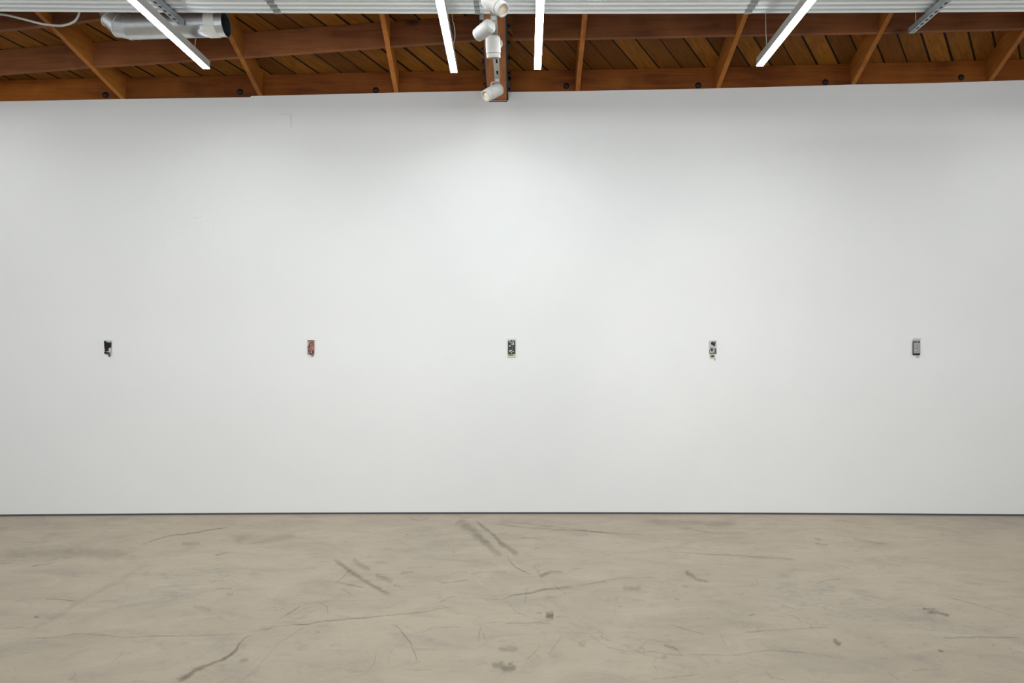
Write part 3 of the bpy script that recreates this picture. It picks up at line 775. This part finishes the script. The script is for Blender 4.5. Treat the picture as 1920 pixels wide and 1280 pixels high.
def spot_head(front, rear, df, dr_, mount_py, lab, side=1, Rr=.047, aim=None, power=0, size=50):
    if aim is None:
        A_ = P(rear[0], rear[1], dr_); B_ = P(front[0], front[1], df); dm = tk(mount_py); mx = track_x(dm)
    else:                            # a lit head added further along the track, out of view, to brighten the wall
        dm = df; mx = track_x(dm); c_ = Vector((mx, dm, ZK - .10)); d_ = (aim - c_).normalized(); A_ = c_ - d_ * .07; B_ = c_ + d_ * .09
        spot('added_spot_beam', B_ + d_ * .02, aim, power, size, 1.0)
    ax_ = (B_ - A_); L = ax_.length; ax_.normalize()
    root = empty('track_spotlight', (mx, dm, ZK)); tag(root, lab, 'spotlight', 'white track spotlights')
    MB().lathe(A_, ax_, [(0, Rr * .72), (.004, Rr * .82), (.016, Rr * .98), (.022, Rr), (L * .55, Rr), (L * .56, Rr * .985), (L * .78, Rr * .985), (L * .785, Rr * .86), (L * .8, Rr * .86)], 36).build('housing', M_white, root, smooth=True)
    ring_ = MB().lathe(A_, ax_, [(L * .80, Rr * .855), (L * .81, Rr * .93), (L - .004, Rr * .93), (L, Rr * .89), (L, Rr * .72), (L - .02, Rr * .66), (L - .02, Rr * .5), (L * .8, Rr * .5)], 36, closed=True).build('front_ring', M_white, root, smooth=True)
    ls = MB().lathe(A_, ax_, [(L * .82, Rr * .64), (L - .012, Rr * .68), (L - .010, Rr * .5), (L - .009, .001)], 30).build('lens', M_lens, ring_, smooth=True)
    # adapter box under the rail, with an open latch loop beside it
    bx_ = .016
    ad_ = MB().box(mx - bx_, mx + bx_, dm - .045, dm + .045, ZK - .026, ZK - .0012).build('track_adapter', M_white, root)
    lp = [Vector((mx - side * .034, dm, ZK - .014)), Vector((mx - side * .046, dm, ZK - .022)), Vector((mx - side * .046, dm, ZK - .05)), Vector((mx - side * .026, dm, ZK - .066)), Vector((mx - side * .008, dm, ZK - .066))]
    lp = [Vector((mx - side * .012, dm, ZK - .014))] + lp
    MB().tube(smooth_path(lp, 4), .007, 8).build('latch_loop', M_white, ad_, smooth=True)
    mid = A_.lerp(B_, .36)
    j0 = Vector((mx, dm, ZK - .026))
    arm_ = MB().tube([j0, Vector((mx, dm, ZK - .05)), j0.lerp(mid, .75) , mid], .011, 10).build('swivel_arm', M_white, root, smooth=True)
    MB().lathe(j0.lerp(mid, .6) - Vector((0, .016, 0)), (0, 1, 0), [(0, .016), (.003, .019), (.029, .019), (.032, .016)], 18).build('swivel_joint', M_white, arm_, smooth=True)
    return root
spot_head((944, 19), (911, -3), 4.02, 4.11, -14, 'white spotlight at the top edge of the photo, turned right with its cream lens showing', 1, .046)
spot_head((895, 66.5), (921.5, 46), 4.56, 4.46, 36, 'white spotlight second from the top, turned down to the left', 1, .046)
spot_head((925.5, 109), (924, 67), 4.76, 4.72, 72, 'white spotlight third from the top, pointing straight down', -1, .052)
spot_head((910.5, 180), (938, 165.5), 5.47, 5.56, 151, 'white spotlight at the lower end of the track against the wall, lens turned left', 1, .050)

spot_head(None, None, 3.50, 0, 0, 'added lit white spotlight on the track, unseen above the frame, aimed at the middle artwork', 1, .047, Vector((.1, 6.1, 1.45)), 19, 50)  # this head and the next two are added to light the wall
spot_head(None, None, 3.10, 0, 0, 'added lit white spotlight on the track, unseen above the frame, brightening the lower right wall', 1, .047, wall_pt(1620, 840), 96, 66)
spot_head(None, None, 2.70, 0, 0, 'added lit white spotlight on the track, unseen above the frame, brightening the lower left wall', 1, .047, wall_pt(400, 830), 62, 66)

# ------------------------------------------------------------------ painted hatch on the wall
p0, p1 = wall_pt(519, 240), wall_pt(545.5, 214.5)
d = dwall((p0.x + p1.x) / 2)
root = empty('wall_hatch', ((p0.x + p1.x) / 2, d, (p0.z + p1.z) / 2)); tag(root, 'faint square white hatch painted over high on the wall', 'wall hatch')
MB().box(p0.x, p1.x, d - .0025, d + .006, p0.z, p1.z).build('cover', M_wall, root)
fr = .0022
mbx = MB(); mbx.box(p1.x, p1.x + fr, d - .0006, d + .004, p0.z, p1.z); mbx.box(p0.x, p1.x + fr, d - .0006, d + .004, p1.z, p1.z + fr)
mbx.build('seam', plain('hatch_seam', (176, 177, 178), .8), root)

# ------------------------------------------------------------------ the five small wall pieces
SC = 1097 / 48.0
class Art:
    def __init__(s, name, org, ctr, lab, cat='small artwork', group='small artworks in a row along the wall'):
        s.o = org; s.p = wall_pt(*ctr); s.d = dwall(s.p.x)
        s.root = empty(name, (s.p.x, s.d, s.p.z)); tag(s.root, lab, cat, group)
    def xz(s, c):
        p = P(s.o[0] + c[0] / SC, s.o[1] + c[1] / SC, s.d); return (p.x, p.z)
    def plate(s, name, poly, z0, z1, mat, label=None):
        """poly in crop pixels, standing z0..z1 mm off the wall"""
        o = MB().prism([s.xz(c) for c in poly], s.d - z0 / 1000, s.d - z1 / 1000).build(name, mat, s.root)
        if label: o['label'] = label
        return o
    def rect(s, name, x0, y0, x1, y1, z0, z1, mat, r=0, label=None):
        if r:
            poly = []
            for cx, cy, a0 in ((x1 - r, y1 - r, 0), (x0 + r, y1 - r, 90), (x0 + r, y0 + r, 180), (x1 - r, y0 + r, 270)):
                for k in range(5):
                    a = math.radians(a0 + 22.5 * k); poly.append((cx + r * math.cos(a), cy + r * math.sin(a)))
        else: poly = [(x0, y0), (x1, y0), (x1, y1), (x0, y1)]
        return s.plate(name, poly, z0, z1, mat, label)
    def ribbon(s, name, pts, r, z, mat, label=None):
        q = []
        for c in pts:
            x, zz = s.xz(c); q.append(Vector((x, s.d - z / 1000, zz)))
        o = MB().tube(smooth_path(q, 5), r / 1000, 8).build(name, mat, s.root, smooth=True)
        if label: o['label'] = label
        return o
def ell(cx, cy, rx, ry, n=18): return [(cx + rx * math.cos(2 * math.pi * k / n), cy + ry * math.sin(2 * math.pi * k / n)) for k in range(n)]
def C_(name, rgb, rough=.4): return plain(name, rgb, rough, 0, .4, .12, 120)
k_black = C_('art_black', (18, 19, 19), .3); k_teal = C_('art_teal_black', (22, 34, 33), .3); k_wine = C_('art_wine', (74, 8, 32)); k_pink = C_('art_pale_pink', (216, 186, 192))
k_white = C_('art_white', (226, 226, 224)); k_grey = C_('art_grey', (150, 150, 150)); k_dgrey = C_('art_dark_grey', (74, 72, 72)); k_ice = C_('art_ice', (200, 212, 212), .2)
k_rose = C_('art_rose', (168, 116, 112)); k_salm = C_('art_salmon', (190, 130, 128)); k_mar = C_('art_maroon', (98, 66, 62)); k_brown = C_('art_brown', (72, 56, 36)); k_cream = C_('art_cream', (226, 216, 200))
k_beige = C_('art_beige', (190, 170, 152)); k_lime = C_('art_pale_lime', (216, 220, 194)); k_olive = C_('art_olive', (112, 118, 58)); k_coal = C_('art_charcoal', (52, 56, 52)); k_lgrey = C_('art_light_grey', (196, 196, 196))
k_dolive = C_('art_dark_olive', (70, 72, 46)); k_mauve = C_('art_mauve', (142, 136, 148))

a = Art('wall_artwork', (180, 625), (203.5, 652), 'small black upright artwork with a wine-red smear, first from the left on the wall')
a.rect('backing_plate', 392, 300, 688, 885, -2, 9, k_lgrey, 14)
a.plate('top_edge', [(440, 296), (640, 296), (640, 380), (530, 372), (450, 335)], 9, 11, k_ice)
a.plate('black_panel', [(385, 320), (430, 318), (470, 350), (530, 382), (600, 390), (650, 378), (690, 385), (684, 600), (620, 606), (585, 640), (560, 690), (520, 704), (440, 704), (410, 640), (395, 540)], 9, 15, k_black)
a.plate('teal_sheen', [(490, 400), (640, 396), (650, 490), (560, 480)], 15, 15.6, k_teal)
a.plate('white_patch', [(590, 615), (645, 606), (645, 800), (560, 806), (450, 790), (460, 756), (570, 752)], 9, 12, k_white)
a.plate('red_patch', [(395, 712), (460, 700), (590, 704), (585, 750), (450, 775), (420, 752)], 9, 14, k_wine)
a.plate('pink_patch', [(455, 765), (560, 750), (600, 770), (540, 800), (470, 798)], 12, 13, k_pink)
a.plate('lower_panel', [(385, 818), (430, 770), (470, 800), (560, 806), (575, 880), (520, 888), (470, 860), (420, 868)], 9, 15, k_black)
a.plate('grey_tail', [(560, 806), (610, 798), (640, 965), (636, 994), (580, 996), (566, 900)], 6, 13, k_dgrey)

a = Art('wall_artwork', (560, 625), (583.5, 652), 'small rose-pink artwork with a brown curl, second from the left on the wall')
a.rect('backing_plate', 392, 272, 706, 900, -2, 7, k_cream, 14)
a.rect('pink_ground', 398, 285, 680, 868, 7, 11, k_rose, 16)
a.rect('top_band', 405, 285, 655, 340, 11, 12.5, C_('art_dusty_violet', (140, 108, 116)))
a.plate('beige_patch', [(402, 345), (490, 345), (500, 400), (452, 470), (430, 560), (402, 575)], 11, 12, k_beige)
a.plate('beige_patch', [(510, 440), (580, 430), (600, 480), (520, 490)], 11, 12, k_beige)
a.plate('salmon_patch', [(590, 535), (650, 530), (655, 660), (600, 700), (575, 640)], 11, 12.5, k_salm)
a.plate('maroon_patch', [(600, 735), (668, 720), (672, 840), (620, 868), (590, 820)], 11, 12.5, k_mar)
a.plate('red_patch', [(430, 700), (510, 690), (520, 790), (470, 800), (425, 770)], 11, 12.5, C_('art_brick', (140, 80, 78)))
a.ribbon('brown_curl', [(630, 405), (580, 400), (540, 400), (495, 435), (480, 490), (455, 555), (425, 588), (392, 596)], 3.4, 13, k_brown)
a.ribbon('brown_band', [(525, 505), (575, 498), (650, 508)], 2.2, 12.5, k_brown)
a.ribbon('brown_loop', [(500, 560), (515, 620), (490, 660)], 1.8, 12.5, k_mar)
a.ribbon('dark_loop', [(555, 735), (528, 780), (530, 840), (555, 880), (590, 850)], 2.0, 12.5, k_brown)
a.plate('cream_drop', ell(568, 800, 12, 40), 11, 13.5, k_cream)
a.plate('lower_lip', [(420, 866), (600, 866), (600, 905), (540, 915), (430, 885)], 6, 12, k_dolive)
a.plate('tail_prong', [(552, 880), (590, 880), (585, 975), (552, 978)], 6, 11, k_grey)
a.plate('tail_prong', [(598, 870), (640, 850), (640, 975), (605, 985)], 6, 11, C_('art_tail', (120, 116, 112)))

a = Art('wall_artwork', (935, 625), (959, 652.5), 'small pale lime artwork with a dark checkered inset, middle one of the row of five')
a.rect('backing_plate', 380, 240, 736, 1022, -2, 6, k_lime, 10)
a.rect('dark_frame', 400, 322, 712, 880, 6, 12, k_coal, 16)
a.plate('top_knob', ell(548, 312, 42, 34), 6, 11, k_dolive); a.plate('top_knob', ell(648, 318, 24, 28), 6, 10, k_dolive)
a.rect('inset_panel', 440, 345, 655, 860, 12, 13, k_black)
for (x0, y0, x1, y1, m) in [(450, 350, 515, 392, k_lgrey), (520, 345, 585, 480, k_mauve), (590, 348, 650, 400, k_lgrey), (605, 400, 655, 492, k_white), (540, 452, 600, 492, k_lgrey), (445, 505, 515, 560, k_white),
                            (505, 612, 535, 645, k_grey), (572, 500, 594, 690, C_('art_slate', (110, 108, 116))), (600, 540, 655, 730, k_coal), (455, 708, 580, 745, k_white), (455, 750, 512, 800, k_lgrey), (515, 745, 560, 775, k_mauve), (585, 755, 650, 800, k_lgrey), (525, 800, 572, 850, k_lgrey)]:
    a.rect('white_tile' if m is k_white else 'grey_tile', x0, y0, x1, y1, 13, 14.2, m)
for x0 in (480, 590): a.rect('bottom_foot', x0, 872, x0 + 50, 892, 6, 10, k_dolive)
a.plate('olive_bar', [(410, 912), (480, 902), (600, 908), (628, 928), (600, 946), (500, 952), (430, 940)], 6, 9, k_olive)

a = Art('wall_artwork', (1312, 625), (1336, 654), 'small off-white artwork with a black blot and olive oval, second from the right')
a.rect('backing_plate', 388, 300, 722, 890, -2, 6, C_('art_paper', (214, 214, 212)), 16)
a.plate('black_blot', [(470, 400), (485, 365), (520, 352), (560, 345), (580, 400), (600, 345), (662, 345), (655, 430), (640, 520), (622, 560), (590, 525), (540, 500), (490, 478), (468, 440)], 6, 13, C_('art_ink', (36, 37, 33)))
a.plate('grey_fold', [(585, 348), (612, 348), (620, 410), (590, 420)], 13, 13.8, k_grey)
a.rect('grey_square', 412, 530, 545, 635, 6, 8, k_lgrey)
a.plate('dark_rim', [(408, 700), (430, 640), (550, 620), (660, 625), (690, 700), (700, 860), (640, 872), (430, 878), (405, 820)], 6, 9, C_('art_rim', (92, 88, 90)))
a.plate('mid_panel', [(425, 650), (560, 635), (650, 640), (662, 820), (430, 832)], 9, 10, C_('art_mid', (168, 166, 168)))
a.plate('white_window', [(432, 700), (455, 690), (560, 640), (570, 820), (432, 828)], 10, 11, k_white)
a.rect('dark_square', 458, 640, 550, 768, 11, 12.5, C_('art_plum', (62, 56, 62)))
a.rect('right_bar', 640, 650, 688, 855, 9, 12, k_dgrey)
a.plate('pale_lip', [(408, 892), (640, 892), (640, 1000), (600, 1060), (440, 1062), (408, 1000)], -2, 7, k_lime)
a.plate('olive_oval', ell(535, 966, 78, 44), 7, 12, k_dolive)
a.plate('grey_drip', [(585, 1050), (660, 1050), (690, 1110), (660, 1165), (610, 1168), (595, 1110)], -2, 3, C_('art_drip', (206, 207, 206)))

a = Art('wall_artwork', (1692, 625), (1716.5, 653), 'small silver-grey artwork with black top and bottom edges, first from the right')
a.rect('backing_plate', 430, 262, 742, 905, -2, 7, k_lgrey, 10)
a.rect('top_ledge', 452, 205, 790, 258, -2, 6, C_('art_ledge', (218, 219, 214)), 8)
a.rect('grey_face', 445, 340, 722, 905, 7, 13, C_('art_silver', (182, 182, 182), .3), 20)
a.plate('left_edge', [(412, 345), (455, 338), (455, 905), (425, 900), (408, 860)], 6, 15, C_('art_edge', (104, 108, 108)))
a.rect('right_edge', 690, 400, 728, 850, 7, 14, C_('art_redge', (160, 160, 162)))
a.rect('top_cap', 450, 335, 718, 392, 7, 16, k_dolive, 10)
a.rect('cap_highlight', 552, 340, 618, 400, 16, 16.6, C_('art_cap_light', (140, 142, 122)))
a.rect('bottom_cap', 412, 850, 716, 920, 6, 16, C_('art_cap', (34, 35, 33)), 28)
a.plate('dark_fleck', [(540, 530), (640, 548), (636, 590), (590, 590)], 13, 14, k_grey)
a.plate('dark_fleck', ell(562, 645, 40, 22), 13, 14, C_('art_fleck', (118, 118, 118)))
a.plate('dark_fleck', ell(595, 488, 36, 18), 13, 14, k_grey)
a.rect('pale_window', 522, 670, 590, 770, 13, 14, k_lgrey)
a.rect('window_frame', 490, 770, 640, 800, 13, 14, k_grey); a.rect('window_frame', 605, 665, 640, 770, 13, 14, k_grey)
a.plate('paper_tag', [(570, 921), (700, 921), (742, 1050), (640, 1066), (590, 1050)], -2, 4, k_lime)
